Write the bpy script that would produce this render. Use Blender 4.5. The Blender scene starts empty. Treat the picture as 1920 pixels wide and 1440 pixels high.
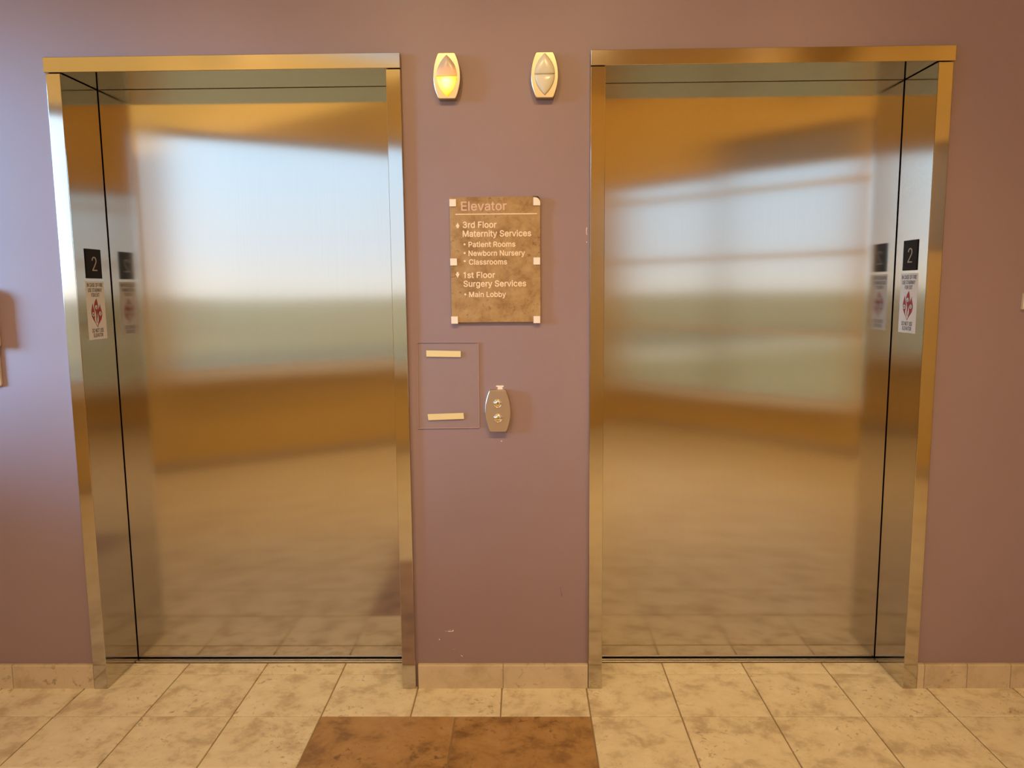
import bpy, bmesh, math, random
from mathutils import Vector, Matrix
random.seed(7)
scn = bpy.context.scene
COL = scn.collection

# ------------------------------------------------------------------ helpers
def link(name, bm, mats, parent=None, smooth=False):
    me = bpy.data.meshes.new(name)
    bmesh.ops.recalc_face_normals(bm, faces=bm.faces)
    bm.to_mesh(me); bm.free()
    for m in (mats if isinstance(mats, (list, tuple)) else [mats]):
        me.materials.append(m)
    if smooth:
        for p in me.polygons: p.use_smooth = True
    o = bpy.data.objects.new(name, me); COL.objects.link(o)
    if parent is not None:
        o.parent = parent
        w = Vector((0, 0, 0)); q = parent
        while q is not None: w += q.location; q = q.parent
        o.location = -w                            # meshes are written in room coordinates
    return o

def empty(name, loc):
    o = bpy.data.objects.new(name, None); COL.objects.link(o)
    o.location = loc; o.empty_display_size = .1
    return o

def tag(o, label, cat, group=None):
    o['label'] = label; o['category'] = cat
    if group: o['group'] = group
    return o

def struct(o):
    o['kind'] = 'structure'; return o

def box(bm, x0, x1, y0, y1, z0, z1, M=None, mat=0):
    c = [(x0,y0,z0),(x1,y0,z0),(x1,y1,z0),(x0,y1,z0),(x0,y0,z1),(x1,y0,z1),(x1,y1,z1),(x0,y1,z1)]
    vs = [bm.verts.new(M @ Vector(p) if M else p) for p in c]
    for f in ((0,3,2,1),(4,5,6,7),(0,1,5,4),(1,2,6,5),(2,3,7,6),(3,0,4,7)):
        fc = bm.faces.new([vs[i] for i in f]); fc.material_index = mat
    return vs

def bevel(o, w, seg=2):
    m = o.modifiers.new('bevel', 'BEVEL'); m.width = w; m.segments = seg
    m.limit_method = 'ANGLE'; m.angle_limit = math.radians(35); m.harden_normals = False
    return o

def uv_grain(bm, grain):
    uv = bm.loops.layers.uv.verify()
    bm.normal_update()
    for f in bm.faces:
        n = f.normal; a = max(range(3), key=lambda i: abs(n[i]))
        for l in f.loops:
            x, y, z = l.vert.co
            if grain == 'z': t = {0:(y,z), 1:(x,z), 2:(x,y)}[a]
            else:            t = {0:(z,y), 1:(z,x), 2:(y,x)}[a]
            l[uv].uv = t

def prism(bm, pts, f, d0, d1, mat=0):
    """closed outline pts (a,b) swept from depth d0 to d1; f(a,b,d) -> room point"""
    n = len(pts)
    A = [bm.verts.new(f(a, b, d0)) for a, b in pts]
    B = [bm.verts.new(f(a, b, d1)) for a, b in pts]
    fs = [bm.faces.new(A), bm.faces.new(B[::-1])]
    for i in range(n):
        fs.append(bm.faces.new([A[i], B[i], B[(i+1) % n], A[(i+1) % n]]))
    for q in fs: q.material_index = mat
    return fs

def circ(cx, cz, r, n=24, rz=None):
    rz = rz or r
    return [(cx + r*math.cos(2*math.pi*i/n), cz + rz*math.sin(2*math.pi*i/n)) for i in range(n)]

def wallf(a, b, d): return Vector((a, -d, b))       # face turned to -y, d = how far it stands towards the room

# outlines of a plain grotesque alphabet, thousandths of an em: advance, closed loops
GLYPHS = {
    '1': (330, '132,0 196,0 196,509 140,509 112,470 80,446 26,432 26,380 80,386 132,408'),
    '2': (453, '389,0 389,57 153,57 153,60 267,180 294,209 317,235 336,259 351,280 363,299 371,318 377,336 380,354 381,372 379,398 372,423 361,445 346,465 328,482 306,497 281,507 254,513 225,516 196,513 168,507 143,496 121,482 102,464 86,442 75,418 68,391 66,362 127,362 128,381 132,398 139,413 148,427 159,438 172,447 188,454 205,458 224,460 241,458 258,455 273,449 287,441 298,431 308,419 315,405 319,389 320,371 319,356 316,341 311,327 303,312 294,298 282,282 268,266 252,248 234,229 64,47 64,0'),
    '3': (453, '251,-5 281,2 309,12 333,27 354,45 370,66 383,90 390,116 393,145 391,173 383,198 371,222 354,244 328,262 298,272 335,291 362,320 376,365 370,410 345,455 300,490 255,510 215,514 160,507 112,485 78,448 62,395 127,392 136,425 158,448 190,459 218,461 260,452 292,430 308,400 310,370 300,335 275,308 240,297 200,294 157,294 157,242 201,242 229,243 254,238 275,231 292,221 306,210 316,196 323,180 328,163 329,145 328,125 323,108 315,93 304,80 291,69 275,61 258,55 239,51 219,50 200,51 182,54 165,59 150,66 137,76 126,87 118,100 112,115 109,132 44,132 48,104 57,79 70,57 88,38 108,22 133,10 159,1 188,-5 218,-7'),
    'A': (480, '16,0 85,0 137,146 342,146 395,0 463,0 276,509 201,509;321,203 158,203 240,442'),
    'C': (510, '293,-6 317,-2 341,5 363,13 383,24 402,38 420,53 435,71 448,91 459,112 467,135 473,160 408,160 404,144 397,128 389,114 380,102 369,90 357,81 344,72 330,65 315,60 300,56 284,54 267,53 237,56 210,63 184,76 161,94 141,117 125,145 113,177 106,213 103,254 106,295 113,332 125,364 141,391 161,414 184,432 209,445 237,453 267,456 284,455 300,453 315,449 330,444 344,437 357,428 369,418 380,407 389,395 397,380 404,365 408,348 473,348 467,373 459,397 448,418 435,438 419,456 402,471 383,485 362,496 340,504 317,511 293,514 267,516 225,512 186,501 150,484 119,459 92,429 70,393 53,352 44,305 40,254 44,203 53,157 70,115 92,79 119,49 150,25 186,7 225,-3 267,-7'),
    'D': (502, '268,3 312,14 351,31 384,54 411,83 433,119 449,159 458,205 462,255 458,306 449,351 433,391 412,426 385,455 353,478 315,495 273,505 225,509 125,509 60,509 60,0 96,0 219,0;125,452 221,452 258,449 291,441 320,428 344,410 364,388 379,361 390,329 397,294 399,255 397,216 390,181 379,149 363,122 343,99 318,81 288,68 254,60 215,57 125,57'),
    'E': (419, '375,0 375,57 125,57 125,229 355,229 355,286 125,286 125,452 372,452 372,509 60,509 60,0'),
    'F': (410, '125,0 125,221 346,221 346,278 125,278 125,452 369,452 369,509 60,509 60,0'),
    'H': (517, '125,0 125,232 392,232 392,0 457,0 457,509 392,509 392,289 125,289 125,509 60,509 60,0'),
    'I': (185, '125,0 125,509 60,509 60,0'),
    'J': (396, '227,-2 263,11 294,33 318,63 332,100 336,145 336,509 272,509 272,145 269,117 261,93 248,74 230,61 209,53 185,50 160,53 139,61 122,74 108,93 100,117 98,145 98,173 33,173 33,145 38,100 52,63 75,33 106,11 143,-2 185,-7'),
    'L': (393, '361,0 361,57 125,57 125,509 60,509 60,0'),
    'M': (628, '122,0 122,291 122,302 122,315 122,328 121,342 121,357 121,372 121,386 120,401 120,416 120,430 120,437 124,424 129,408 134,392 140,376 145,361 150,347 155,333 159,321 163,310 167,300 170,291 286,0 342,0 456,291 459,300 463,310 467,322 472,335 477,348 482,363 487,378 492,393 498,409 503,425 507,436 506,428 506,413 506,398 505,383 505,369 505,354 505,340 504,327 504,314 504,302 504,291 504,0 568,0 568,509 476,509 352,187 349,179 346,169 342,158 338,146 334,134 330,121 326,108 322,95 318,83 315,73 311,84 307,97 303,110 299,123 295,135 291,147 287,159 284,170 280,179 277,187 152,509 60,509 60,0'),
    'N': (523, '125,0 125,291 125,301 125,313 124,328 124,345 123,363 122,384 121,406 120,429 123,425 136,402 148,381 159,363 168,346 177,331 186,317 194,303 202,290 387,0 463,0 463,509 399,509 399,195 399,184 399,171 399,157 399,142 400,126 401,108 402,90 403,77 396,90 388,107 379,122 371,137 363,151 355,163 349,174 343,183 136,509 60,509 60,0'),
    'O': (533, '309,-3 348,7 384,25 415,49 442,79 464,115 480,157 490,203 493,254 490,305 480,352 464,393 442,429 415,459 384,484 348,501 309,512 267,516 225,512 186,501 150,484 119,459 92,429 70,393 53,352 44,305 40,254 44,203 53,157 70,115 92,79 119,49 150,25 186,7 225,-3 267,-7;237,55 210,63 184,76 161,94 142,117 125,144 113,176 106,213 103,254 106,295 113,332 125,364 142,392 161,415 184,433 210,445 237,453 267,456 296,453 324,446 349,433 372,415 392,392 408,365 420,332 428,295 430,254 428,213 420,176 408,144 392,116 372,94 349,76 324,63 296,55 267,53'),
    'P': (445, '125,0 125,186 235,186 272,188 305,195 332,207 356,223 375,243 390,265 400,291 407,318 409,348 407,377 400,404 390,430 375,452 356,471 332,487 305,499 272,506 235,509 60,509 60,0;125,242 125,452 232,452 257,451 279,446 297,439 312,428 324,416 333,402 339,385 343,367 344,348 343,328 339,310 333,294 324,279 312,266 297,256 279,248 257,244 233,242'),
    'R': (449, '125,0 125,198 236,198 247,199 353,0 428,0 314,210 333,217 356,232 376,250 390,271 401,296 407,323 409,352 407,381 401,408 390,433 376,455 356,473 333,489 305,500 273,506 236,509 60,509 60,0;125,255 125,452 233,452 258,451 279,446 298,440 313,430 325,419 334,405 340,389 344,371 345,352 344,333 340,316 334,300 325,287 313,276 298,267 280,260 258,256 234,255'),
    'S': (447, '261,-7 294,0 323,11 349,25 370,43 386,64 399,87 406,112 408,139 407,161 402,180 395,198 384,213 372,226 359,238 344,248 328,256 312,264 295,270 279,275 264,279 212,293 198,297 184,302 169,308 155,315 142,324 131,334 122,345 117,359 115,376 117,391 121,405 129,418 139,430 152,440 167,448 185,454 204,457 225,459 254,456 280,449 302,437 320,421 332,402 337,378 401,378 398,403 390,427 377,449 360,468 340,484 316,498 289,508 259,514 227,516 195,514 165,508 138,498 113,484 92,468 75,448 62,425 54,400 52,372 56,341 67,313 86,289 112,269 145,253 184,239 245,222 263,217 280,211 296,205 310,197 322,189 332,179 340,168 344,154 346,139 344,122 338,106 329,92 317,79 303,69 286,60 267,54 246,50 224,49 204,50 185,53 166,59 150,66 136,76 123,88 114,102 108,118 104,137 38,137 42,109 51,83 64,60 81,40 102,23 128,9 156,-1 188,-7 224,-9'),
    'T': (449, '193,452 193,0 257,0 257,452 417,452 417,509 32,509 32,452'),
    'U': (517, '297,-6 332,2 363,15 391,33 414,55 433,80 446,108 454,140 457,173 457,509 393,509 393,178 391,155 385,133 377,113 364,95 349,80 331,68 309,59 285,53 259,52 232,53 208,59 187,68 169,80 153,95 141,113 132,133 126,155 124,178 124,509 60,509 60,173 63,140 71,108 85,80 103,55 126,33 154,15 186,2 220,-6 259,-8'),
    'V': (480, '278,0 463,509 395,509 290,206 283,187 276,165 267,138 257,107 247,71 242,53 236,71 225,106 215,137 207,164 199,187 192,206 84,509 16,509 204,0'),
    'W': (686, '230,0 318,323 324,347 330,371 335,395 340,420 343,435 346,417 351,391 357,368 362,345 368,323 455,0 530,0 670,509 603,509 523,196 519,179 515,162 510,145 506,128 503,111 499,94 495,76 493,63 490,76 486,94 482,111 478,128 474,145 470,162 466,179 462,196 380,509 306,509 224,196 220,179 215,162 211,145 207,128 203,111 200,94 196,76 193,61 190,76 187,94 183,111 179,128 175,145 172,162 167,179 163,196 82,509 16,509 155,0'),
    'X': (474, '91,0 182,129 191,143 199,155 206,166 213,176 219,186 225,196 231,207 237,218 244,206 250,195 256,185 262,175 268,165 275,154 283,142 292,129 382,0 456,0 276,263 446,509 374,509 298,400 288,386 280,373 272,361 265,350 258,339 252,329 246,317 239,305 238,302 236,305 230,318 223,329 217,340 211,350 204,361 196,373 188,386 178,400 104,509 29,509 200,260 18,0'),
    'Y': (472, '268,0 268,208 455,509 381,509 280,344 270,327 260,310 251,293 242,275 236,262 231,274 222,292 213,309 203,327 192,344 91,509 16,509 203,208 203,0'),
    'a': (389, '181,-7 199,-4 215,1 229,8 242,16 252,25 260,34 267,43 272,52 277,52 277,0 337,0 337,251 335,278 330,301 322,320 312,336 300,350 286,360 271,369 255,375 239,379 223,382 208,384 194,384 173,383 153,380 133,375 114,368 95,358 79,346 64,331 51,313 41,291 100,274 104,283 110,292 118,301 127,309 137,316 149,322 163,327 178,330 196,331 212,330 227,327 240,322 251,315 260,307 267,297 272,285 275,272 276,257 274,246 271,240 265,235 257,231 247,229 234,227 218,225 200,223 178,220 161,217 143,214 125,211 108,206 92,200 78,193 64,184 53,174 43,161 36,146 32,128 30,108 32,84 38,63 48,45 60,29 76,15 94,5 115,-3 137,-7 160,-9;156,46 142,48 130,52 119,57 109,64 102,72 96,82 93,93 92,105 93,118 97,130 103,139 112,147 122,153 134,159 147,163 161,166 175,168 182,169 191,170 200,171 210,173 221,174 231,176 241,178 251,180 259,182 267,184 272,187 276,190 276,138 274,122 270,108 263,93 254,80 242,68 228,59 211,51 192,47 170,45'),
    'b': (424, '260,-6 288,3 313,16 336,34 355,57 370,84 381,116 388,151 390,189 388,227 381,261 370,293 354,320 335,342 313,361 287,374 259,382 229,384 207,383 188,379 171,373 158,364 147,355 137,346 130,336 123,327 118,319 114,319 114,509 53,509 53,0 112,0 112,59 118,59 123,50 130,41 138,31 147,21 159,12 172,4 189,-3 208,-7 229,-8;198,49 179,55 162,65 147,78 135,95 125,115 118,138 114,162 113,189 114,216 118,241 125,263 134,282 147,299 161,312 178,322 198,328 220,330 243,328 262,322 280,311 295,298 307,281 316,261 323,239 327,215 328,189 327,163 323,139 316,117 306,97 294,80 279,66 262,55 242,49 220,47'),
    'c': (396, '226,-7 244,-5 261,-1 277,5 292,12 306,21 319,32 331,43 341,56 350,70 357,86 363,102 304,117 301,107 297,98 292,89 285,80 279,73 271,66 262,60 253,55 243,52 232,49 220,47 207,46 184,49 163,55 145,66 130,80 118,97 108,117 102,139 98,163 96,187 98,212 102,236 108,258 118,278 130,296 145,310 163,321 184,328 207,330 220,329 231,328 242,325 252,321 261,316 270,311 278,304 284,297 290,289 295,281 300,272 303,262 362,277 356,293 349,308 340,322 330,335 318,346 305,356 291,364 276,371 260,377 243,381 226,384 207,384 174,382 144,374 117,360 93,341 72,318 56,291 44,260 37,225 34,187 37,150 44,116 56,85 72,58 93,35 117,16 144,3 174,-5 207,-8'),
    'd': (424, '313,0 372,0 372,509 311,509 311,319 306,319 301,327 295,336 287,346 278,355 267,364 253,373 237,379 218,383 196,384 165,382 137,374 112,361 89,342 70,320 55,293 43,261 36,227 34,189 36,151 43,116 55,84 70,57 89,34 111,16 137,3 165,-6 195,-8 217,-7 236,-3 252,4 266,12 277,21 287,31 295,41 301,50 307,59 313,59;182,49 162,55 145,66 130,80 118,97 109,117 102,139 98,163 96,189 98,215 102,239 108,261 118,281 130,298 145,311 162,322 182,328 205,330 227,328 246,322 263,312 278,299 290,282 300,263 306,241 310,216 312,189 310,162 306,138 299,115 290,95 278,78 263,65 246,55 226,49 205,47'),
    'e': (404, '237,-7 261,-3 283,4 302,14 320,26 335,39 348,55 358,72 365,91 306,105 300,93 294,82 285,73 276,65 265,58 254,53 241,49 227,47 212,46 190,48 169,53 151,61 135,73 121,88 110,106 102,127 98,151 97,169 371,169 371,194 370,227 365,256 357,282 347,305 334,324 319,341 303,355 285,366 266,374 246,380 226,383 205,384 172,382 142,373 115,359 91,340 71,317 55,290 44,258 36,224 34,187 37,150 44,116 56,85 72,58 92,35 117,16 145,3 177,-5 212,-8;96,221 97,231 102,251 109,270 119,286 131,301 146,313 164,323 183,328 205,330 227,328 246,323 263,314 277,301 288,286 298,269 304,248 308,226 309,221'),
    'g': (425, '237,-149 265,-144 291,-136 314,-124 334,-109 350,-90 363,-67 370,-40 372,-9 372,379 313,379 313,319 308,319 302,327 296,336 288,346 279,356 267,365 253,373 237,379 218,383 196,384 166,382 138,374 112,361 90,342 71,320 55,293 43,263 36,229 34,191 36,154 43,120 55,90 71,65 90,43 113,27 138,14 165,7 195,5 217,6 236,10 252,16 266,23 277,32 287,41 294,51 301,60 306,68 311,68 311,-6 308,-34 298,-58 282,-75 261,-87 236,-95 207,-97 187,-96 169,-93 154,-88 142,-82 131,-74 122,-66 114,-57 107,-49 101,-41 51,-69 59,-84 70,-97 82,-110 97,-122 114,-132 134,-140 156,-146 180,-149 207,-151;183,61 163,66 145,76 131,88 118,104 109,123 102,144 98,167 96,193 98,218 102,241 109,262 118,282 130,298 145,312 163,322 182,328 205,330 227,328 247,322 264,312 279,299 291,283 300,264 307,242 311,219 312,193 311,166 307,142 300,121 290,103 278,87 264,75 246,66 227,61 205,59'),
    'i': (167, '114,0 114,379 53,379 53,0;95,444 105,448 114,455 121,463 125,472 126,483 125,494 121,504 114,512 105,518 95,522 84,524 73,522 63,518 54,512 47,504 43,494 41,483 43,472 47,463 54,455 63,448 73,444 84,443'),
    'l': (170, '114,0 114,509 55,509 55,0'),
    'm': (610, '114,0 114,238 115,257 119,274 126,289 135,302 145,312 158,320 171,326 185,329 199,330 220,328 238,322 253,311 265,297 272,280 274,260 274,0 335,0 335,247 336,263 340,277 345,290 353,302 363,312 374,320 387,326 402,329 419,330 438,329 456,323 473,313 485,298 493,279 496,254 496,0 557,0 557,255 555,283 550,307 541,328 529,346 514,361 497,372 478,380 458,385 437,386 417,385 398,381 381,375 364,366 350,356 337,343 326,329 318,312 317,309 314,320 303,342 287,361 268,375 245,383 219,386 203,385 187,382 172,376 158,368 144,358 132,346 122,331 114,314 112,308 112,379 53,379 53,0'),
    'n': (410, '115,248 119,266 126,283 136,297 147,308 161,317 176,324 192,328 210,329 235,326 256,318 273,304 286,286 293,263 296,235 296,0 357,0 357,240 355,271 350,298 341,321 328,340 313,356 295,369 275,377 252,383 227,384 200,382 175,374 152,362 132,344 116,319 112,310 112,379 53,379 53,0 114,0 114,227'),
    'o': (415, '241,-5 271,3 299,16 323,35 343,58 359,85 371,116 379,150 381,187 379,225 371,260 359,291 343,318 323,341 299,360 271,374 241,382 207,384 174,382 144,374 117,360 93,341 72,318 56,291 44,260 37,225 34,187 37,150 44,116 56,85 72,58 93,35 117,16 144,3 174,-5 207,-8;184,49 163,55 145,66 130,80 118,97 108,117 102,139 98,163 96,187 98,212 102,236 108,258 118,278 130,296 145,310 163,321 184,328 207,330 231,328 252,321 270,310 285,296 298,278 307,258 314,236 318,212 319,187 318,163 314,139 307,117 298,97 285,80 270,66 252,55 231,49 207,46'),
    'r': (259, '114,0 114,237 115,254 119,269 126,284 135,296 146,306 159,315 174,321 190,324 207,326 215,326 223,325 230,324 236,324 241,323 243,384 240,384 235,384 229,384 223,385 218,385 213,385 191,383 171,377 152,367 137,354 124,339 115,321 112,321 112,379 53,379 53,0'),
    's': (365, '210,-7 236,-2 260,6 281,18 298,31 312,47 323,65 329,85 331,107 328,131 320,153 306,171 287,187 261,200 229,209 172,223 152,229 136,235 124,243 115,253 110,264 109,277 111,292 119,305 131,317 147,326 166,331 187,333 210,331 228,325 243,316 254,304 262,291 268,277 324,290 318,308 309,324 299,339 286,352 271,363 254,372 234,379 212,383 187,384 161,383 137,378 115,370 95,360 79,347 65,332 55,314 49,295 47,274 50,249 58,227 72,208 92,192 118,180 149,170 212,155 229,150 243,144 254,136 262,126 266,115 268,103 265,88 258,74 244,62 227,53 206,47 181,45 160,47 141,52 124,60 111,72 101,87 94,107 36,94 41,73 50,54 62,38 76,24 93,12 112,3 133,-3 157,-7 182,-8'),
    't': (227, '6,379 6,327 65,327 65,93 68,64 77,41 92,21 113,7 138,-1 168,-4 176,-4 184,-3 192,-3 200,-2 207,0 213,2 202,54 197,53 191,52 185,51 180,50 175,50 170,50 156,51 144,55 136,61 130,70 127,83 126,98 126,327 204,327 204,379 126,379 126,471 65,471 65,379'),
    'u': (410, '209,-3 234,5 257,17 277,35 294,60 298,70 298,0 357,0 357,379 296,379 296,153 295,132 290,113 283,97 274,83 263,71 249,62 234,55 218,51 200,50 175,53 154,61 137,75 124,94 116,117 114,144 114,379 53,379 53,139 54,109 60,82 69,59 82,39 97,23 115,11 135,2 158,-3 182,-5'),
    'v': (389, '226,0 371,379 305,379 195,62 84,379 17,379 163,0'),
    'w': (567, '199,0 248,172 253,189 258,207 263,225 267,243 272,262 277,280 281,299 283,309 286,299 291,280 295,262 300,243 305,225 309,207 314,189 319,172 368,0 429,0 545,379 480,379 434,214 427,189 420,163 413,135 406,106 399,75 397,66 395,75 388,106 382,136 375,163 368,189 362,214 316,379 252,379 206,214 199,189 192,163 186,135 179,105 172,74 170,65 168,75 161,107 154,137 147,164 140,190 133,214 87,379 23,379 138,0'),
    'y': (389, '57,-142 73,-144 91,-145 109,-144 125,-141 139,-136 153,-128 165,-119 177,-107 187,-93 196,-77 204,-58 371,379 305,379 195,64 84,379 17,379 163,-1 151,-36 145,-51 138,-64 130,-74 122,-81 113,-86 104,-89 94,-90 83,-89 71,-87 61,-86 47,-139'),
    ' ': (188, ''),
}
CAP_H = max(int(p.split(',')[1]) for p in GLYPHS['H'][1].replace(';', ' ').split())
def thicken(pts, d):
    """move a closed outline (outer loops run anticlockwise, holes clockwise) outwards by d"""
    out = []; n = len(pts)
    for i in range(n):
        p, a, b = Vector(pts[i]), Vector(pts[i-1]), Vector(pts[(i+1) % n])
        e1 = (p - a).normalized(); e2 = (b - p).normalized()
        m = Vector((e1.y + e2.y, -e1.x - e2.x))
        if m.length < .2: out.append((p.x + e1.y*d, p.y - e1.x*d)); continue
        m.normalize(); k = min(1.6, 1/max(.3, m.dot(Vector((e1.y, -e1.x)))))
        out.append((p.x + m.x*d*k, p.y + m.y*d*k))
    return out
_glyph = {}
def glyph_mesh(ch, offset):
    if (ch, offset) not in _glyph:
        cu = bpy.data.curves.new('t', 'CURVE'); cu.dimensions = '2D'; cu.fill_mode = 'BOTH'; cu.extrude = .01
        for lp in (l for l in GLYPHS[ch][1].split(';') if l):
            pts = thicken([tuple(int(v) for v in p.split(',')) for p in lp.split()], offset*1000)
            sp = cu.splines.new('POLY'); sp.use_cyclic_u = True; sp.points.add(len(pts) - 1)
            for k, (px, py) in enumerate(pts): sp.points[k].co = (px/1000, py/1000, 0, 1)
        ob = bpy.data.objects.new('t', cu); COL.objects.link(ob)
        dg = bpy.context.evaluated_depsgraph_get(); dg.update()
        me = bpy.data.meshes.new_from_object(ob.evaluated_get(dg))
        _glyph[ch, offset] = ([tuple(v.co) for v in me.vertices], [tuple(p.vertices) for p in me.polygons])
        bpy.data.objects.remove(ob); bpy.data.curves.remove(cu); bpy.data.meshes.remove(me)
    return _glyph[ch, offset]
def text_bm(bm, body, a0, a1, base, cap, f, d0, d1, offset=0.0, mat=0):
    """cut-out lettering filling a0..a1 with its baseline and cap height"""
    x = 0; parts = []
    for ch in body:
        if ch != ' ': parts.append((x, glyph_mesh(ch, offset)))
        x += GLYPHS[ch][0]/1000 + offset*.6
    xs = [x + v[0] for x, (vs, _) in parts for v in vs]; x0, x1 = min(xs), max(xs)
    sx = (a1 - a0)/(x1 - x0); sy = (cap - base)/(CAP_H/1000)
    for x, (vs, fs) in parts:
        B = [bm.verts.new(f(a0 + (x + v[0] - x0)*sx, base + v[1]*sy, d1 if v[2] > 0 else d0)) for v in vs]
        for p in fs:
            try:
                q = bm.faces.new([B[k] for k in p]); q.material_index = mat
            except ValueError: pass

# ------------------------------------------------------------------ materials
def new_mat(name):
    m = bpy.data.materials.new(name); m.use_nodes = True
    nt = m.node_tree; b = nt.nodes['Principled BSDF']
    return m, nt, b

def N(nt, t, **kw):
    n = nt.nodes.new(t)
    for k, v in kw.items():
        if k in n.inputs.keys(): n.inputs[k].default_value = v
        else: setattr(n, k, v)
    return n

def plain(name, col, rough=.5, metal=0, spec=.5):
    m, nt, b = new_mat(name)
    b.inputs['Base Color'].default_value = (*col, 1); b.inputs['Roughness'].default_value = rough
    b.inputs['Metallic'].default_value = metal; b.inputs['Specular IOR Level'].default_value = spec
    return m

def ramp(nt, stops):
    r = nt.nodes.new('ShaderNodeValToRGB'); e = r.color_ramp.elements
    while len(e) < len(stops): e.new(.5)
    for k, (p, c) in enumerate(stops):
        e[k].position = p; e[k].color = (*c, 1)
    return r

def steel(name, col, rough, aniso, warp=0., stretch=(1, 1, 1), fine=(500, 500, 3)):
    m, nt, b = new_mat(name)
    b.inputs['Metallic'].default_value = 1
    b.inputs['Anisotropic'].default_value = aniso
    tc = N(nt, 'ShaderNodeTexCoord')
    mp = N(nt, 'ShaderNodeMapping'); mp.inputs['Scale'].default_value = fine
    nt.links.new(tc.outputs['Object'], mp.inputs['Vector'])
    nz = N(nt, 'ShaderNodeTexNoise', Scale=1.0, Detail=3.0)
    nt.links.new(mp.outputs[0], nz.inputs['Vector'])
    mr = N(nt, 'ShaderNodeMapRange'); mr.inputs['To Min'].default_value = rough*.985; mr.inputs['To Max'].default_value = rough*1.015
    nt.links.new(nz.outputs['Fac'], mr.inputs['Value']); nt.links.new(mr.outputs[0], b.inputs['Roughness'])
    rp = ramp(nt, [(.3, tuple(c*.988 for c in col)), (.7, tuple(min(1, c*1.01) for c in col))])
    nt.links.new(nz.outputs['Fac'], rp.inputs[0]); nt.links.new(rp.outputs[0], b.inputs['Base Color'])
    tg = N(nt, 'ShaderNodeTangent', direction_type='UV_MAP')
    nt.links.new(tg.outputs[0], b.inputs['Tangent'])
    if warp:
        m2 = N(nt, 'ShaderNodeMapping'); m2.inputs['Scale'].default_value = stretch
        nt.links.new(tc.outputs['Object'], m2.inputs['Vector'])
        n2 = N(nt, 'ShaderNodeTexNoise', Scale=1.0, Detail=.5)
        nt.links.new(m2.outputs[0], n2.inputs['Vector'])
        bp = N(nt, 'ShaderNodeBump', Strength=1.0, Distance=warp)
        nt.links.new(n2.outputs['Fac'], bp.inputs['Height']); nt.links.new(bp.outputs[0], b.inputs['Normal'])
    return m

STEEL = (.57, .53, .475)
M_DOOR = steel('brushed_steel_door', STEEL, .112, .89, warp=.0012, stretch=(1.1, 1, 2.6))
M_FRAME = steel('brushed_steel_frame', STEEL, .10, .75)
M_HEAD = steel('brushed_steel_header', STEEL, .085, .55, fine=(3, 500, 500))
M_SATIN = steel('satin_champagne_metal', (.55, .485, .365), .33, .3)
M_CHROME = plain('polished_metal', (.80, .74, .62), .12, 1)
M_SILL = plain('aluminium_sill', (.62, .58, .52), .35, 1)
M_DARK = plain('dark_gap', (.012, .010, .009), .7)

def mauve():
    m, nt, b = new_mat('mauve_wall_paint')
    b.inputs['Roughness'].default_value = .42; b.inputs['Specular IOR Level'].default_value = .35
    tc = N(nt, 'ShaderNodeTexCoord')
    n1 = N(nt, 'ShaderNodeTexNoise', Scale=2.2, Detail=3.0); nt.links.new(tc.outputs['Object'], n1.inputs['Vector'])
    r = ramp(nt, [(.3, WALL_A), (.7, WALL_B)])
    nt.links.new(n1.outputs['Fac'], r.inputs[0]); nt.links.new(r.outputs[0], b.inputs['Base Color'])
    n2 = N(nt, 'ShaderNodeTexNoise', Scale=160.0, Detail=2.0); nt.links.new(tc.outputs['Object'], n2.inputs['Vector'])
    bp = N(nt, 'ShaderNodeBump', Strength=.12, Distance=.001)
    nt.links.new(n2.outputs['Fac'], bp.inputs['Height']); nt.links.new(bp.outputs[0], b.inputs['Normal'])
    return m
WALL_A = (.288, .200, .206); WALL_B = (.305, .213, .219)
M_WALL = mauve()
M_OCHRE = plain('ochre_wall_paint', (.76, .55, .20), .55, 0, .3)
M_CEIL = plain('cream_ceiling_paint', (.72, .56, .34), .8)

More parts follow.
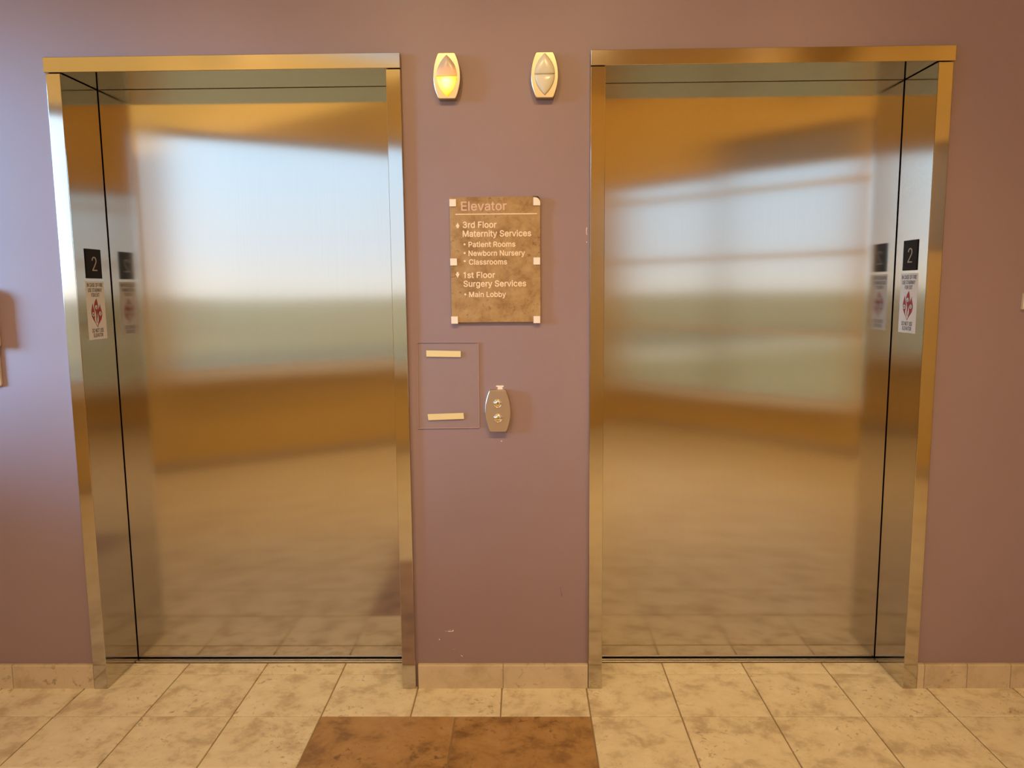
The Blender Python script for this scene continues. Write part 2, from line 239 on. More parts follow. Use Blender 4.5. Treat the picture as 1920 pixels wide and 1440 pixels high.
def stone(name, c_dark, c_mid, c_light, scale, rough, seed=0.0):
    m, nt, b = new_mat(name)
    b.inputs['Specular IOR Level'].default_value = .45
    tc = N(nt, 'ShaderNodeTexCoord')
    at = N(nt, 'ShaderNodeAttribute', attribute_name='tile_id')
    sc = N(nt, 'ShaderNodeVectorMath', operation='SCALE'); sc.inputs['Scale'].default_value = 23.0
    nt.links.new(at.outputs['Color'], sc.inputs[0])
    ad = N(nt, 'ShaderNodeVectorMath', operation='ADD')
    nt.links.new(tc.outputs['Object'], ad.inputs[0]); nt.links.new(sc.outputs[0], ad.inputs[1])
    wp = N(nt, 'ShaderNodeTexNoise', Scale=scale*.5, Detail=4.0); nt.links.new(ad.outputs[0], wp.inputs['Vector'])
    n1 = N(nt, 'ShaderNodeTexNoise', Scale=scale, Detail=9.0, Roughness=.66, Distortion=.25)
    nt.links.new(ad.outputs[0], n1.inputs['Vector'])
    n2 = N(nt, 'ShaderNodeTexNoise', Scale=scale*4.5, Detail=6.0, Roughness=.68, Distortion=.4)
    nt.links.new(ad.outputs[0], n2.inputs['Vector'])
    r1 = ramp(nt, [(.36, c_dark), (.50, c_mid), (.68, c_light)])
    nt.links.new(n1.outputs['Fac'], r1.inputs[0])
    r2 = ramp(nt, [(.34, tuple(c*.72 for c in c_dark)), (.44, (1, 1, 1))])
    nt.links.new(n2.outputs['Fac'], r2.inputs[0])
    mask = ramp(nt, [(.45, (0, 0, 0)), (.62, (1, 1, 1))]); nt.links.new(wp.outputs['Fac'], mask.inputs[0])
    mx = N(nt, 'ShaderNodeMix', data_type='RGBA', blend_type='MULTIPLY')
    fm = N(nt, 'ShaderNodeMath', operation='MULTIPLY'); fm.inputs[1].default_value = .75
    nt.links.new(mask.outputs[0], fm.inputs[0]); nt.links.new(fm.outputs[0], mx.inputs[0])
    nt.links.new(r1.outputs[0], mx.inputs[6]); nt.links.new(r2.outputs[0], mx.inputs[7])
    nt.links.new(mx.outputs[2], b.inputs['Base Color'])
    mr = N(nt, 'ShaderNodeMapRange'); mr.inputs['To Min'].default_value = rough*1.25; mr.inputs['To Max'].default_value = rough*.8
    nt.links.new(n1.outputs['Fac'], mr.inputs['Value']); nt.links.new(mr.outputs[0], b.inputs['Roughness'])
    bp = N(nt, 'ShaderNodeBump', Strength=.25, Distance=.0015)
    nt.links.new(n2.outputs['Fac'], bp.inputs['Height']); nt.links.new(bp.outputs[0], b.inputs['Normal'])
    return m
M_TILE = stone('beige_stone_tile', (.56, .465, .315), (.78, .70, .515), (.86, .79, .61), 10.0, .38)
M_TILE_DK = stone('brown_stone_tile', (.22, .115, .040), (.42, .245, .090), (.50, .31, .135), 8.0, .33)
M_BASE = stone('base_tile', (.46, .36, .235), (.58, .47, .32), (.63, .52, .37), 7.0, .35)
M_GROUT = plain('grout', (.34, .25, .145), .9)
M_SIGN = stone('brown_marbled_sign', (.25, .14, .052), (.38, .235, .10), (.46, .31, .15), 16.0, .30)
M_CREAM = plain('cream_lettering', (.86, .70, .50), .5)
M_CLIP = plain('white_clip', (.86, .76, .66), .4)
M_HEADL = plain('rosy_lettering', (.66, .46, .38), .5)
M_BLACK = plain('black_plate', (.010, .009, .009), .55, 0, .15)
M_GREY = plain('grey_numeral', (.42, .39, .34), .45)
M_PAPER = plain('white_sticker', (.78, .77, .74), .5)
M_INK = plain('black_ink', (.02, .018, .018), .6)
M_RED = plain('flame_red', (.36, .025, .03), .5)
M_TAPE = plain('yellow_tape', (.76, .62, .31), .6)
M_LENS = plain('milky_lens', (.74, .70, .56), .22)
M_CHIP = plain('bare_plaster', (.85, .72, .64), .8)
M_SCUFF = plain('scuffed_paint', (.52, .34, .31), .8)
M_PLASTIC = plain('ivory_plastic', (.78, .66, .48), .4)
M_WHITE = plain('white_window_paint', (.80, .78, .74), .45)
M_LAMPRIM = plain('white_lamp_trim', (.8, .78, .72), .5)
M_MAUVE_EDGE = plain('acrylic_edge', (.55, .36, .33), .25)

def glass(name, tint, refl, haze=0.0, haze_col=(1, 1, 1)):
    m, nt, b = new_mat(name); nt.nodes.remove(b)
    out = nt.nodes['Material Output']
    t = N(nt, 'ShaderNodeBsdfTransparent'); t.inputs[0].default_value = (*tint, 1)
    g = N(nt, 'ShaderNodeBsdfGlossy', Roughness=.04)
    fr = N(nt, 'ShaderNodeFresnel', IOR=1.45)
    mu = N(nt, 'ShaderNodeMath', operation='MULTIPLY'); mu.inputs[1].default_value = refl
    nt.links.new(fr.outputs[0], mu.inputs[0])
    s = N(nt, 'ShaderNodeMixShader')
    ge = N(nt, 'ShaderNodeNewGeometry'); iv = N(nt, 'ShaderNodeMath', operation='SUBTRACT'); iv.inputs[0].default_value = 1
    nt.links.new(ge.outputs['Backfacing'], iv.inputs[1])
    m3 = N(nt, 'ShaderNodeMath', operation='MULTIPLY'); nt.links.new(mu.outputs[0], m3.inputs[0]); nt.links.new(iv.outputs[0], m3.inputs[1])
    nt.links.new(m3.outputs[0], s.inputs[0]); nt.links.new(t.outputs[0], s.inputs[1]); nt.links.new(g.outputs[0], s.inputs[2])
    last = s
    if haze:
        d = N(nt, 'ShaderNodeBsdfDiffuse'); d.inputs[0].default_value = (*haze_col, 1)
        s2 = N(nt, 'ShaderNodeMixShader'); s2.inputs[0].default_value = haze
        nt.links.new(s.outputs[0], s2.inputs[1]); nt.links.new(d.outputs[0], s2.inputs[2]); last = s2
    nt.links.new(last.outputs[0], out.inputs[0])
    return m
M_GLASS = glass('window_glass', (.985, .99, .99), .35)
M_GLASS_GREY = glass('grey_tinted_glass', (.90, .90, .89), .35)
M_ACRYL = glass('clear_acrylic', (.992, .992, .992), .5, .03, (.72, .62, .56))

def shade_mat():
    m, nt, b = new_mat('translucent_roller_shade'); nt.nodes.remove(b)
    t = N(nt, 'ShaderNodeBsdfTranslucent'); t.inputs[0].default_value = (.62, .55, .50, 1)
    d = N(nt, 'ShaderNodeBsdfDiffuse'); d.inputs[0].default_value = (.7, .62, .55, 1)
    s = N(nt, 'ShaderNodeMixShader'); s.inputs[0].default_value = .25
    nt.links.new(t.outputs[0], s.inputs[1]); nt.links.new(d.outputs[0], s.inputs[2])
    nt.links.new(s.outputs[0], nt.nodes['Material Output'].inputs[0])
    return m
M_SHADE = shade_mat()

def lit_lens():
    """amber lens with the lamp behind its middle: brightest there, deeper amber to the rim"""
    m, nt, b = new_mat('lit_amber_lens')
    b.inputs['Base Color'].default_value = (.8, .45, .08, 1); b.inputs['Roughness'].default_value = .25
    tc = N(nt, 'ShaderNodeTexCoord')
    ds = N(nt, 'ShaderNodeVectorMath', operation='DISTANCE'); ds.inputs[1].default_value = (-.1575, -.025, 2.082)
    nt.links.new(tc.outputs['Object'], ds.inputs[0])
    r = ramp(nt, [(.010, (1.0, .86, .42)), (.022, (1.0, .70, .13)), (.036, (1.0, .50, .02))])
    nt.links.new(ds.outputs['Value'], r.inputs[0])
    nt.links.new(r.outputs[0], b.inputs['Emission Color']); b.inputs['Emission Strength'].default_value = 1.25
    return m
def glow_lens():
    """unlit milky lens with some of its neighbour's lamp leaking in along the split"""
    m, nt, b = new_mat('milky_lens_with_leaking_glow')
    b.inputs['Base Color'].default_value = (.60, .48, .38, 1); b.inputs['Roughness'].default_value = .25
    tc = N(nt, 'ShaderNodeTexCoord'); sp = N(nt, 'ShaderNodeSeparateXYZ')
    nt.links.new(tc.outputs['Object'], sp.inputs[0])
    mr = N(nt, 'ShaderNodeMapRange', interpolation_type='SMOOTHSTEP')
    mr.inputs['From Min'].default_value = 2.104; mr.inputs['From Max'].default_value = 2.140
    mr.inputs['To Min'].default_value = .75; mr.inputs['To Max'].default_value = 0
    nt.links.new(sp.outputs['Z'], mr.inputs['Value'])
    b.inputs['Emission Color'].default_value = (1, .26, .07, 1)
    nt.links.new(mr.outputs[0], b.inputs['Emission Strength'])
    return m
M_LIT = lit_lens(); M_GLOW = glow_lens()

# ------------------------------------------------------------------ measured layout (metres; wall along x, room towards -y)
WY = .018            # painted wall face
G2, W = .3563, 1.0670 # half the gap between the two openings, opening width
H, HH, JW = 2.1339, .0482, .0478
REC = .2229          # how far the doors stand back
CEIL = 3.30
OPEN = {'left': (-G2 - W, -G2), 'right': (G2, G2 + W)}
XL, XR = -3.52, 5.75

# ------------------------------------------------------------------ elevator wall with its two openings
bm = bmesh.new()
T = .30
oL = (OPEN['left'][0] - JW + .002, OPEN['left'][1] + JW - .002)
oR = (OPEN['right'][0] - JW + .002, OPEN['right'][1] + JW - .002)
zt = H + HH - .004
for a, b_, z0, z1 in ((XL, oL[0], 0, CEIL), (oL[1], oR[0], 0, CEIL), (oR[1], XR, 0, CEIL), (oL[0], oL[1], zt, CEIL), (oR[0], oR[1], zt, CEIL)):
    box(bm, a, b_, WY, T, z0, z1)
# the closed shaft behind the openings
for a, b_ in (oL, oR):
    box(bm, a - .25, b_ + .25, .60, .66, -.2, CEIL, mat=1)
    box(bm, a - .31, a - .25, T, .66, -.2, CEIL, mat=1); box(bm, b_ + .25, b_ + .31, T, .66, -.2, CEIL, mat=1)
    box(bm, a - .31, b_ + .31, T, .66, CEIL - .4, CEIL - .3, mat=1); box(bm, a - .31, b_ + .31, T, .66, -.2, -.12, mat=1)
wall_back = struct(link('wall_back', bm, [M_WALL, M_DARK]))

def chip(pts, mat, d=.0005):
    b = bmesh.new(); prism(b, pts, wallf, -WY - .0001, -WY + d)
    return link('paint_chip', b, mat, wall_back)
chip([(-.0106,1.0908),(-.006,1.0925),(.004,1.0919),(.011,1.0926),(.0168,1.0912),(.0155,1.087),(.010,1.0845),(.0145,1.0805),(.008,1.079),(-.002,1.0798),(-.0065,1.079),(-.004,1.083),(-.0035,1.0868),(-.009,1.0875)], M_CHIP)
chip(circ(.0066, .8984, .0020, 8), M_CHIP)
chip(circ(-.2226, .1777, .0020, 8, .0024), M_CHIP)
chip([(-.194,.2085),(-.188,.2100),(-.181,.2088),(-.176,.2100),(-.175,.2128),(-.1715,.2135),(-.1712,.2092),(-.178,.2070),(-.187,.2068)], M_CHIP)
chip(circ(-.1990, .2088, .0013, 6), M_CHIP); chip(circ(-.1835, .2125, .0012, 6), M_CHIP)
chip([(-.177,.1408),(-.171,.1422),(-.165,.1418),(-.170,.1404)], M_SCUFF)
chip([(-.1475,.1178),(-.1455,.1185),(-.1395,.1140),(-.1412,.1128)], M_CHIP)
chip([(.2975,1.620),(.2992,1.6225),(.3000,1.620),(.2985,1.613),(.2986,1.604),(.3000,1.598),(.2985,1.5965),(.2968,1.604),(.2966,1.613)], M_CHIP)
chip(circ(.2988, 1.5735, .0014, 6, .0022), M_CHIP)
chip([(.208,.372),(.211,.371),(.213,.358),(.217,.345),(.215,.336),(.212,.336),(.2115,.356)], plain('dark_scuff', (.24, .125, .115), .6), .0002)

# ------------------------------------------------------------------ opposite walls: two window walls meeting in a corner behind the viewer
def wall_frame(p, q):
    d = (Vector(q) - Vector(p)); L = d.length; d.normalize()
    n = Vector((-d.y, d.x, 0))                       # towards the room
    if n.y < 0: n = -n
    M = Matrix(((d.x, n.x, 0, p[0]), (d.y, n.y, 0, p[1]), (0, 0, 1, 0), (0, 0, 0, 1)))
    return M, L
APEX = (.936, -5.268, 0)
CL = (-3.30, -2.4505, 0); PL = CL; SL0 = (-3.30, .018, 0); PR = (5.760, 0, 0)
ML, LL = wall_frame(PL, APEX)
MR, LR = wall_frame(APEX, PR)
MS, LS = wall_frame(SL0, CL)
if MS.to_3x3().col[1].x < 0: MS = MS @ Matrix.Scale(-1, 4, (0, 1, 0))
def sL(x): return (x - PL[0])/(APEX[0] - PL[0])*LL
def sR(x): return (x - APEX[0])/(PR[0] - APEX[0])*LR

def windowed_wall(name, M, L, wins):
    b = bmesh.new(); s = -.0
    for (a, c, z0, z1) in wins:
        box(b, s, a, -.22, 0, 0, CEIL, M); box(b, a, c, -.22, 0, 0, z0, M); box(b, a, c, -.22, 0, z1, CEIL, M); s = c
    box(b, s, L, -.22, 0, 0, CEIL, M)
    return struct(link(name, b, M_OCHRE))
WA = (sL(-3.22), sL(-2.885), .75, 2.66)
WS = (.45, 1.45, 1.10, 2.60)
WB = (sL(-2.665), sL(-.55), .75, 2.66)
WC = (sR(1.02), sR(1.86), .42, 2.47)
WE = (sR(1.86), sR(2.80), .42, 2.74)
WD = (sR(2.95), sR(4.25), 1.66, 2.42)
windowed_wall('wall_left', MS, LS, [WS])
windowed_wall('wall_front', ML, LL, [WA, WB])
windowed_wall('wall_right', MR, LR, [WC, WE, WD])

def window(name, M, w, mg, rails=(), mull=(), shade=None, sill=True, jl=True, jr=True):
    a, c, z0, z1 = w; t = .045
    b = bmesh.new()
    a_, c_ = a, c
    if jl: box(b, a, a + t, -.15, -.08, z0, z1, M)
    else: a -= t
    if jr: box(b, c - t, c, -.15, -.08, z0, z1, M)
    else: c += t
    box(b, a + t, c - t, -.15, -.08, z0, z0 + t, M); box(b, a + t, c - t, -.15, -.08, z1 - t, z1, M)
    for z in rails: box(b, a + t, c - t, -.15, -.08, z - .02, z + .02, M)
    for s in mull: box(b, s - .025, s + .025, -.15, -.08, z0 + t, z1 - t, M)
    o = struct(link(name, b, M_WHITE))
    g = bmesh.new(); box(g, a + t, c - t, -.118, -.112, z0 + t, z1 - t, M); link('glass', g, mg, o)
    if sill:
        s = bmesh.new(); box(s, a_, c_, -.08, .10, z0 - .05, z0 + .004, M); link('window_sill', s, M_WHITE, o)
    if shade:
        s = bmesh.new(); box(s, shade[0], shade[1], -.060, -.056, shade[2], shade[3], M); link('roller_shade', s, M_SHADE, o)
    return o
window('window_1', ML, WA, M_GLASS)
window('window_2', ML, WB, M_GLASS)
window('window_3', MR, WC, M_GLASS_GREY, rails=(1.02, 1.70, 2.29), jr=False)
window('window_6', MR, WE, M_GLASS_GREY, rails=(1.02, 1.70, 2.29, 2.47), jl=False, shade=(WE[0], WE[1], 2.47, 2.73))
window('window_5', MS, WS, M_GLASS)
window('window_4', MR, WD, M_GLASS_GREY, shade=(WD[0], WD[1], WD[2], WD[3]), sill=False)

# added unseen fin outside the corner, blocks bright left sky from the front windows
b = bmesh.new(); q = Vector((-3.46, -2.72)); dv = Vector((-.5537, -.8327))
pv = Vector((dv.y, -dv.x))*.22
prism(b, [tuple(q), tuple(q + dv*17), tuple(q + dv*17 + pv), tuple(q + pv)], lambda x, y, d: Vector((x, y, d)), -4.2, 4.2)
struct(link('added_light_blocker', b, plain('blocker_surface', (.42, .33, .24), .9)))
# base strip along the window walls
for nm, M, L in (('trim_1', ML, LL), ('trim_2', MR, LR)):
    b = bmesh.new(); box(b, .3, L - .3, 0, .015, 0, .09, M); struct(link(nm, b, M_BASE))

# ceiling
bm = bmesh.new()
prism(bm, [(XL - .4, .7), (XR + .4, .7), (XR + .4, -.3), (APEX[0], APEX[1] - .6), (XL - .4, -.3)], lambda a, b, d: Vector((a, b, d)), CEIL, CEIL + .12)
struct(link('ceiling', bm, M_CEIL))

# ------------------------------------------------------------------ tiled floor
DX = .3020
def tile(bm, lay, x0, x1, y0, y1, mat):
    g, e = .0022, .0018
    if x1 - x0 < .012 or y1 - y0 < .012: return
    x0 += g; x1 -= g; y0 += g; y1 -= g
    c = (random.random(), random.random(), random.random(), 1)
    lo = [bm.verts.new((x, y, -.0045)) for x, y in ((x0,y0),(x1,y0),(x1,y1),(x0,y1))]
    md = [bm.verts.new((x, y, -.0015)) for x, y in ((x0,y0),(x1,y0),(x1,y1),(x0,y1))]
    hi = [bm.verts.new((x, y, 0)) for x, y in ((x0+e,y0+e),(x1-e,y0+e),(x1-e,y1-e),(x0+e,y1-e))]
    fs = [bm.faces.new(hi)]
    for A, B in ((lo, md), (md, hi)):
        for i in range(4): fs.append(bm.faces.new([A[i], A[(i+1)%4], B[(i+1)%4], B[i]]))
    for f in fs:
        f.material_index = mat
        for l in f.loops: l[lay] = c
bm = bmesh.new(); lay = bm.loops.layers.float_color.new('tile_id')
rows = [.1935, .1085, -.1768]
while rows[-1] > -5.4: rows.append(rows[-1] - .2825)
cols = [DX*k for k in range(-24, 20)]
dk = (-2*DX, 1*DX, -.1768 - 4*.2825, -.1768)
def skip(x0, x1, y0, y1): return x0 > dk[0]-.01 and x1 < dk[1]+.01 and y0 > dk[2]-.01 and y1 < dk[3]+.01
for j in range(len(rows)-1):
    for i in range(len(cols)-1):
        if not skip(cols[i], cols[i+1], rows[j+1], rows[j]):
            tile(bm, lay, cols[i], cols[i+1], rows[j+1], rows[j], 1)
for i in range(2):
    for j in range(2):
        tile(bm, lay, dk[0] + .453*i, dk[0] + .453*(i+1), dk[3] - .565*(j+1), dk[3] - .565*j, 2)
# cut away what lies behind the window walls and inside the elevator wall piers
for p, q in ((PL, APEX), (APEX, PR), ((-3.30, -2.45, 0), (-3.30, .3, 0))):
    d = Vector(q) - Vector(p); n = Vector((-d.y, d.x, 0)); n = n if (n.y > 1e-6 or (abs(n.y) < 1e-6 and n.x > 0)) else -n
    bmesh.ops.bisect_plane(bm, geom=bm.verts[:] + bm.edges[:] + bm.faces[:], plane_co=Vector(p), plane_no=n, clear_inner=True)
box(bm, XL - .3, XR + .3, -5.6, WY + .2, -.12, -.004, mat=0)
struct(link('floor', bm, [M_GROUT, M_TILE, M_TILE_DK]))

# skirting tiles along the elevator wall
def skirting(name, joints):
    b = bmesh.new(); lay = b.loops.layers.float_color.new('tile_id')
    for x0, x1 in zip(joints, joints[1:]):
        x0 += .0012; x1 -= .0012; c = (random.random(), random.random(), random.random(), 1)
        n0 = len(b.faces)
        f = prism(b, [(.003, .0), (.003, .0835), (.0045, .0865), (.008, .0885), (WY, .0885), (WY, 0)], lambda a, z, d: Vector((d, a, z)), x0, x1)
        for q in f:
            for l in q.loops: l[lay] = c
    for x in joints[1:-1]:
        box(b, x - .0014, x + .0014, .0045, WY - .002, .0, .0875, mat=1)
    return struct(link(name, b, [M_BASE, M_GROUT]))
skirting('baseboard_left', [-3.29] + [-3.278 + .302*k for k in range(6)] + [OPEN['left'][0] - JW - .001])
skirting('baseboard_middle', [-G2 + JW + .008, .0045, G2 - JW - .001])
skirting('baseboard_right', [G2 + W + JW + .001, 1.4975, 1.6475, 1.80, 2.10, 2.40, 2.70])

# ------------------------------------------------------------------ elevator frames and doors
def elevator_frame(side, label):
    x0, x1 = OPEN[side]
    r = empty('elevator_frame', ((x0 + x1)/2, 0, 0))
    tag(r, label, 'elevator frame', 'steel elevator door frames')
    for a, c in ((x0 - JW, x0), (x1, x1 + JW)):
        b = bmesh.new(); box(b, a, c, 0, REC - .003, 0, H - .0025); uv_grain(b, 'z')
        bevel(link('jamb', b, M_FRAME, r), .0016)
    ov0, ov1 = (.005, 0) if side == 'left' else (0, .005)
    b = bmesh.new(); box(b, x0 - JW - ov0, x1 + JW + ov1, -.002, REC - .006, H, H + HH); uv_grain(b, 'x')
    bevel(link('header', b, M_HEAD, r), .0014)
    b = bmesh.new()
    box(b, x0 + .001, x1 - .001, .197, .212, -.004, .0035); box(b, x0 + .001, x1 - .001, .2185, .29, -.02, .0015)
    bevel(link('sill', b, M_SILL, r), .0008, 1)
    return r
elevator_frame('left', 'brushed steel frame around the left elevator door, nearer the lit hall lantern')
elevator_frame('right', 'brushed steel frame around the right elevator door, nearer the unlit hall lantern')

def elevator_door(side, label):
    x0, x1 = OPEN[side]
    b = bmesh.new(); box(b, x0 - .04 if side == 'right' else x0 + .0022, x1 + .04 if side == 'left' else x1 - .0022, REC, REC + .035, .0095, H + .03)
    uv_grain(b, 'z')
    o = link('elevator_door', b, M_DOOR)
    bevel(o, .0012, 2)
    tag(o, label, 'elevator door', 'closed brushed steel elevator doors')
    return o
elevator_door('left', 'closed brushed steel elevator door reflecting a bright window, left of the directory sign')
elevator_door('right', 'closed brushed steel elevator door with dimmer golden reflections, right of the call button')

# ------------------------------------------------------------------ number plates and fire notices on the frame returns
def side_map(side):
    if side == 'left':
        x = OPEN['left'][1] - W
        return (lambda a, b, d: Vector((x + d, a, b))), 1
    x = OPEN['right'][0] + W
    return (lambda a, b, d: Vector((x - d, -a, b))), -1
def jamb_signs(side, pl, st, lab_plate, lab_st):
    f, sg = side_map(side)
    a0, a1, z0, z1 = pl                       # as read from left to right
    x = OPEN['left'][0] if side == 'left' else OPEN['right'][1]
    r = empty('floor_number_plate', f((a0+a1)/2, z0, 0)); tag(r, lab_plate, 'sign', 'black floor number plates on the jambs')
    b = bmesh.new(); prism(b, [(a0,z0),(a1,z0),(a1,z1),(a0,z1)], f, 0, .003); bevel(link('plate', b, M_BLACK, r), .0006, 1)
    w, h = a1 - a0, z1 - z0
    b = bmesh.new(); text_bm(b, '2', a0 + .37*w, a0 + .67*w, z0 + .25*h, z0 + .74*h, f, .0028, .0042, -.008); link('numeral', b, M_GREY, r)
    a0, a1, z0, z1 = st; w, h = a1 - a0, z1 - z0
    r = empty('fire_notice', f((a0+a1)/2, z0, 0)); tag(r, lab_st, 'sign', 'white fire notices under the number plates')
    b = bmesh.new(); prism(b, [(a0,z0),(a1,z0),(a1,z1),(a0,z1)], f, 0, .0006); link('sticker', b, M_PAPER, r)
    for t, u0, u1, v0, v1 in (('IN CASE OF FIRE', .07, .93, .905, .968), ('USE STAIRWAY', .11, .87, .818, .880), ('FOR EXIT', .27, .72, .735, .797),
                              ('DO NOT USE', .19, .81, .122, .188), ('ELEVATOR', .245, .77, .042, .106)):
        b = bmesh.new(); text_bm(b, t, a0 + u0*w, a0 + u1*w, z0 + v0*h, z0 + v1*h, f, .0005, .0009, .012)
        link('text_line', b, M_INK, r)
    def P(l): return [(a0 + u*w, z0 + v*h) for u, v in l]
    mid = [(.527,.708),(.565,.66),(.595,.60),(.607,.555),(.595,.505),(.565,.46),(.535,.41),(.505,.36),(.495,.32),(.50,.285),(.47,.285),(.455,.33),(.455,.38),(.465,.43),(.44,.48),(.40,.52),(.378,.56),(.385,.60),(.43,.65),(.49,.685)]
    lef = [(.305,.622),(.33,.565),(.38,.50),(.40,.445),(.385,.40),(.365,.36),(.375,.32),(.44,.265),(.485,.235),(.498,.205),(.46,.235),(.39,.285),(.29,.345),(.225,.40),(.205,.45),(.215,.50),(.25,.555),(.285,.60)]
    rig = [(.708,.612),(.715,.565),(.765,.51),(.795,.46),(.79,.41),(.745,.35),(.65,.30),(.575,.265),(.498,.203),(.548,.288),(.58,.325),(.585,.36),(.575,.41),(.57,.46),(.60,.51),(.65,.555),(.69,.59)]
    e = bmesh.new()
    for pts in (lef, mid, rig): prism(e, P(pts), f, .0005, .0009, 0)
    em = link('flame_outline', e, M_INK, r)
    e = bmesh.new()
    for pts, c in ((lef, (.305,.425)), (mid, (.488,.54)), (rig, (.675,.43))):
        cx = sum(p[0] for p in pts)/len(pts)
        q = []
        n = len(pts)
        for i in range(n):                       # pull the outline in by about a millimetre
            p0, p1, p2 = (Vector((pts[(i+k) % n][0]*w, pts[(i+k) % n][1]*h)) for k in (-1, 0, 1))
            t = (p2 - p0)
            nn = Vector((-t.y, t.x)).normalized()
            q.append(p1 + nn*-.0010)
        prism(e, [(a0 + p.x, z0 + p.y) for p in q], f, .0008, .0012)
    link('flame', e, M_RED, em)
    e = bmesh.new(); k = bmesh.new()
    for (u, v), g in (((.305,.437),'M'), ((.488,.556),'J'), ((.680,.443),'S')):
        rr = .0078
        prism(k, circ(a0 + u*w, z0 + v*h, rr + .0014, 20), f, .0009, .0013)
        prism(e, circ(a0 + u*w, z0 + v*h, rr, 20), f, .0011, .0016)
        text_bm(k, g, a0 + u*w - .0036, a0 + u*w + .0036, z0 + v*h - .0045, z0 + v*h + .0045, f, .0015, .0019, .01)
    link('badge', e, M_PAPER, em); link('badge_ink', k, M_INK, em)
jamb_signs('left', (.0640, .1600, 1.4690, 1.5710), (.0535, .1690, 1.2555, 1.4590),
           'black number 2 plate on the left elevator frame, left side of the photo',
           'white fire notice with red flames on the left elevator frame')
jamb_signs('right', (-.1610, -.0650, 1.4720, 1.5755), (-.1730, -.0545, 1.2565, 1.4620),
           'black number 2 plate on the right elevator frame, right side of the photo',
           'white fire notice with red flames on the right elevator frame')

# ------------------------------------------------------------------ barrel shaped plates
def barrel(cx, z0, z1, w_end, w_mid, shrink=0.0, n=12, rc=.0055):
    cz, hz = (z0 + z1)/2, (z1 - z0)/2
    def hw(t): return w_end/2 + (w_mid - w_end)/2*(1 - t*t)
    k = rc/hz
    right = [(cx + w_end/2 - rc, cz - hz), (cx + w_end/2 - rc*.38, cz - hz + rc*.12), (cx + hw(-1 + k*.5) - rc*.08, cz - hz + rc*.45)]
    right += [(cx + hw(t), cz + hz*t) for t in [-1 + k*1.2 + (2 - 2.4*k)*q/n for q in range(n + 1)]]
    right += [(cx + hw(1 - k*.5) - rc*.08, cz + hz - rc*.45), (cx + w_end/2 - rc*.38, cz + hz - rc*.12), (cx + w_end/2 - rc, cz + hz)]
    pts = right + [(2*cx - a, b) for a, b in reversed(right)]
    if shrink:
        out = []; m = len(pts)
        for q in range(m):
            t = (Vector(pts[(q+1) % m]) - Vector(pts[q-1])).normalized()
            out.append((pts[q][0] - t.y*shrink, pts[q][1] + t.x*shrink))
        pts = out
    return pts
def barrel_plate(bm, cx, z0, z1, we, wm, d_front):
    """standing off the wall: straight side, rounded rim, slightly crowned face"""
    prof = [(0, -WY), (0, d_front - .0030), (.0008, d_front - .0010), (.0022, d_front), (.0036, d_front)]
    rings = []
    for s, d in prof:
        rings.append([bm.verts.new(wallf(a, b, d)) for a, b in barrel(cx, z0, z1, we, wm, s*1.0 if s else 0)])
    n = min(len(r) for r in rings)
    for A, B in zip(rings, rings[1:]):
        assert len(A) == len(B), (len(A), len(B))
        for i in range(len(A)):
            bm.faces.new([A[i], A[(i+1) % len(A)], B[(i+1) % len(A)], B[i]])
    bm.faces.new(rings[-1]); bm.faces.new(rings[0][::-1])
    uv_grain(bm, 'z')

def lens(cx, zs, ztip, hw, up):
    """half of a pointed oval, pillow shaped"""
    b = bmesh.new(); hgt = abs(ztip - zs); n = 16
    def outline(k):
        pts = []
        for i in range(n + 1):
            t = i/n; pts.append((hw*k*(1 - t**2.15), hgt*k*t))
        return pts
    cz0 = .36*hgt
    rings = []
    for k, d in ((1.0, .0), (.985, .0025), (.93, .0055), (.80, .0082), (.60, .0100), (.35, .0110), (.12, .0114)):
        half = outline(1.0)
        loop = [(x, z) for x, z in half] + [(-x, z) for x, z in reversed(half[:-1])]
        loop = [(x*k, cz0 + (z - cz0)*k) for x, z in loop]
        rings.append([b.verts.new(wallf(cx + x, zs + (z if up else -z), D_L + d)) for x, z in loop])
    for A, B in zip(rings, rings[1:]):
        for i in range(len(A)): b.faces.new([A[i], A[(i+1) % len(A)], B[(i+1) % len(A)], B[i]])
    b.faces.new(rings[-1]); b.faces.new(rings[0][::-1])
    return b
D_L = .0118
def lantern(cx, z0, z1, zs, lit, label):
    r = empty('hall_lantern', (cx, WY, z0)); tag(r, label, 'hall lantern', 'hall lanterns above the directory sign')
    b = bmesh.new(); barrel_plate(b, cx, z0, z1, .0560, .0895, .012)
    link('housing', b, M_SATIN, r)
    o = link('up_lens', lens(cx + .0005, zs + .0006, zs + .0660, .0330, True), M_GLOW if lit else M_LENS, r, True)
    o['label'] = 'upper milky lens with an orange glow along its lower edge' if lit else 'upper milky unlit lens'
    o = link('down_lens', lens(cx + .0005, zs - .0006, zs - .0655, .0328, False), M_LIT if lit else M_LENS, r, True)
    o['label'] = 'lower lens glowing yellow' if lit else 'lower milky unlit lens'
lantern(-.1570, 2.0330, 2.1770, 2.1040, True, 'hall lantern with its lower half lit yellow, beside the left elevator frame')
lantern(.1590, 2.0325, 2.1755, 2.1058, False, 'unlit milky hall lantern beside the right elevator frame')

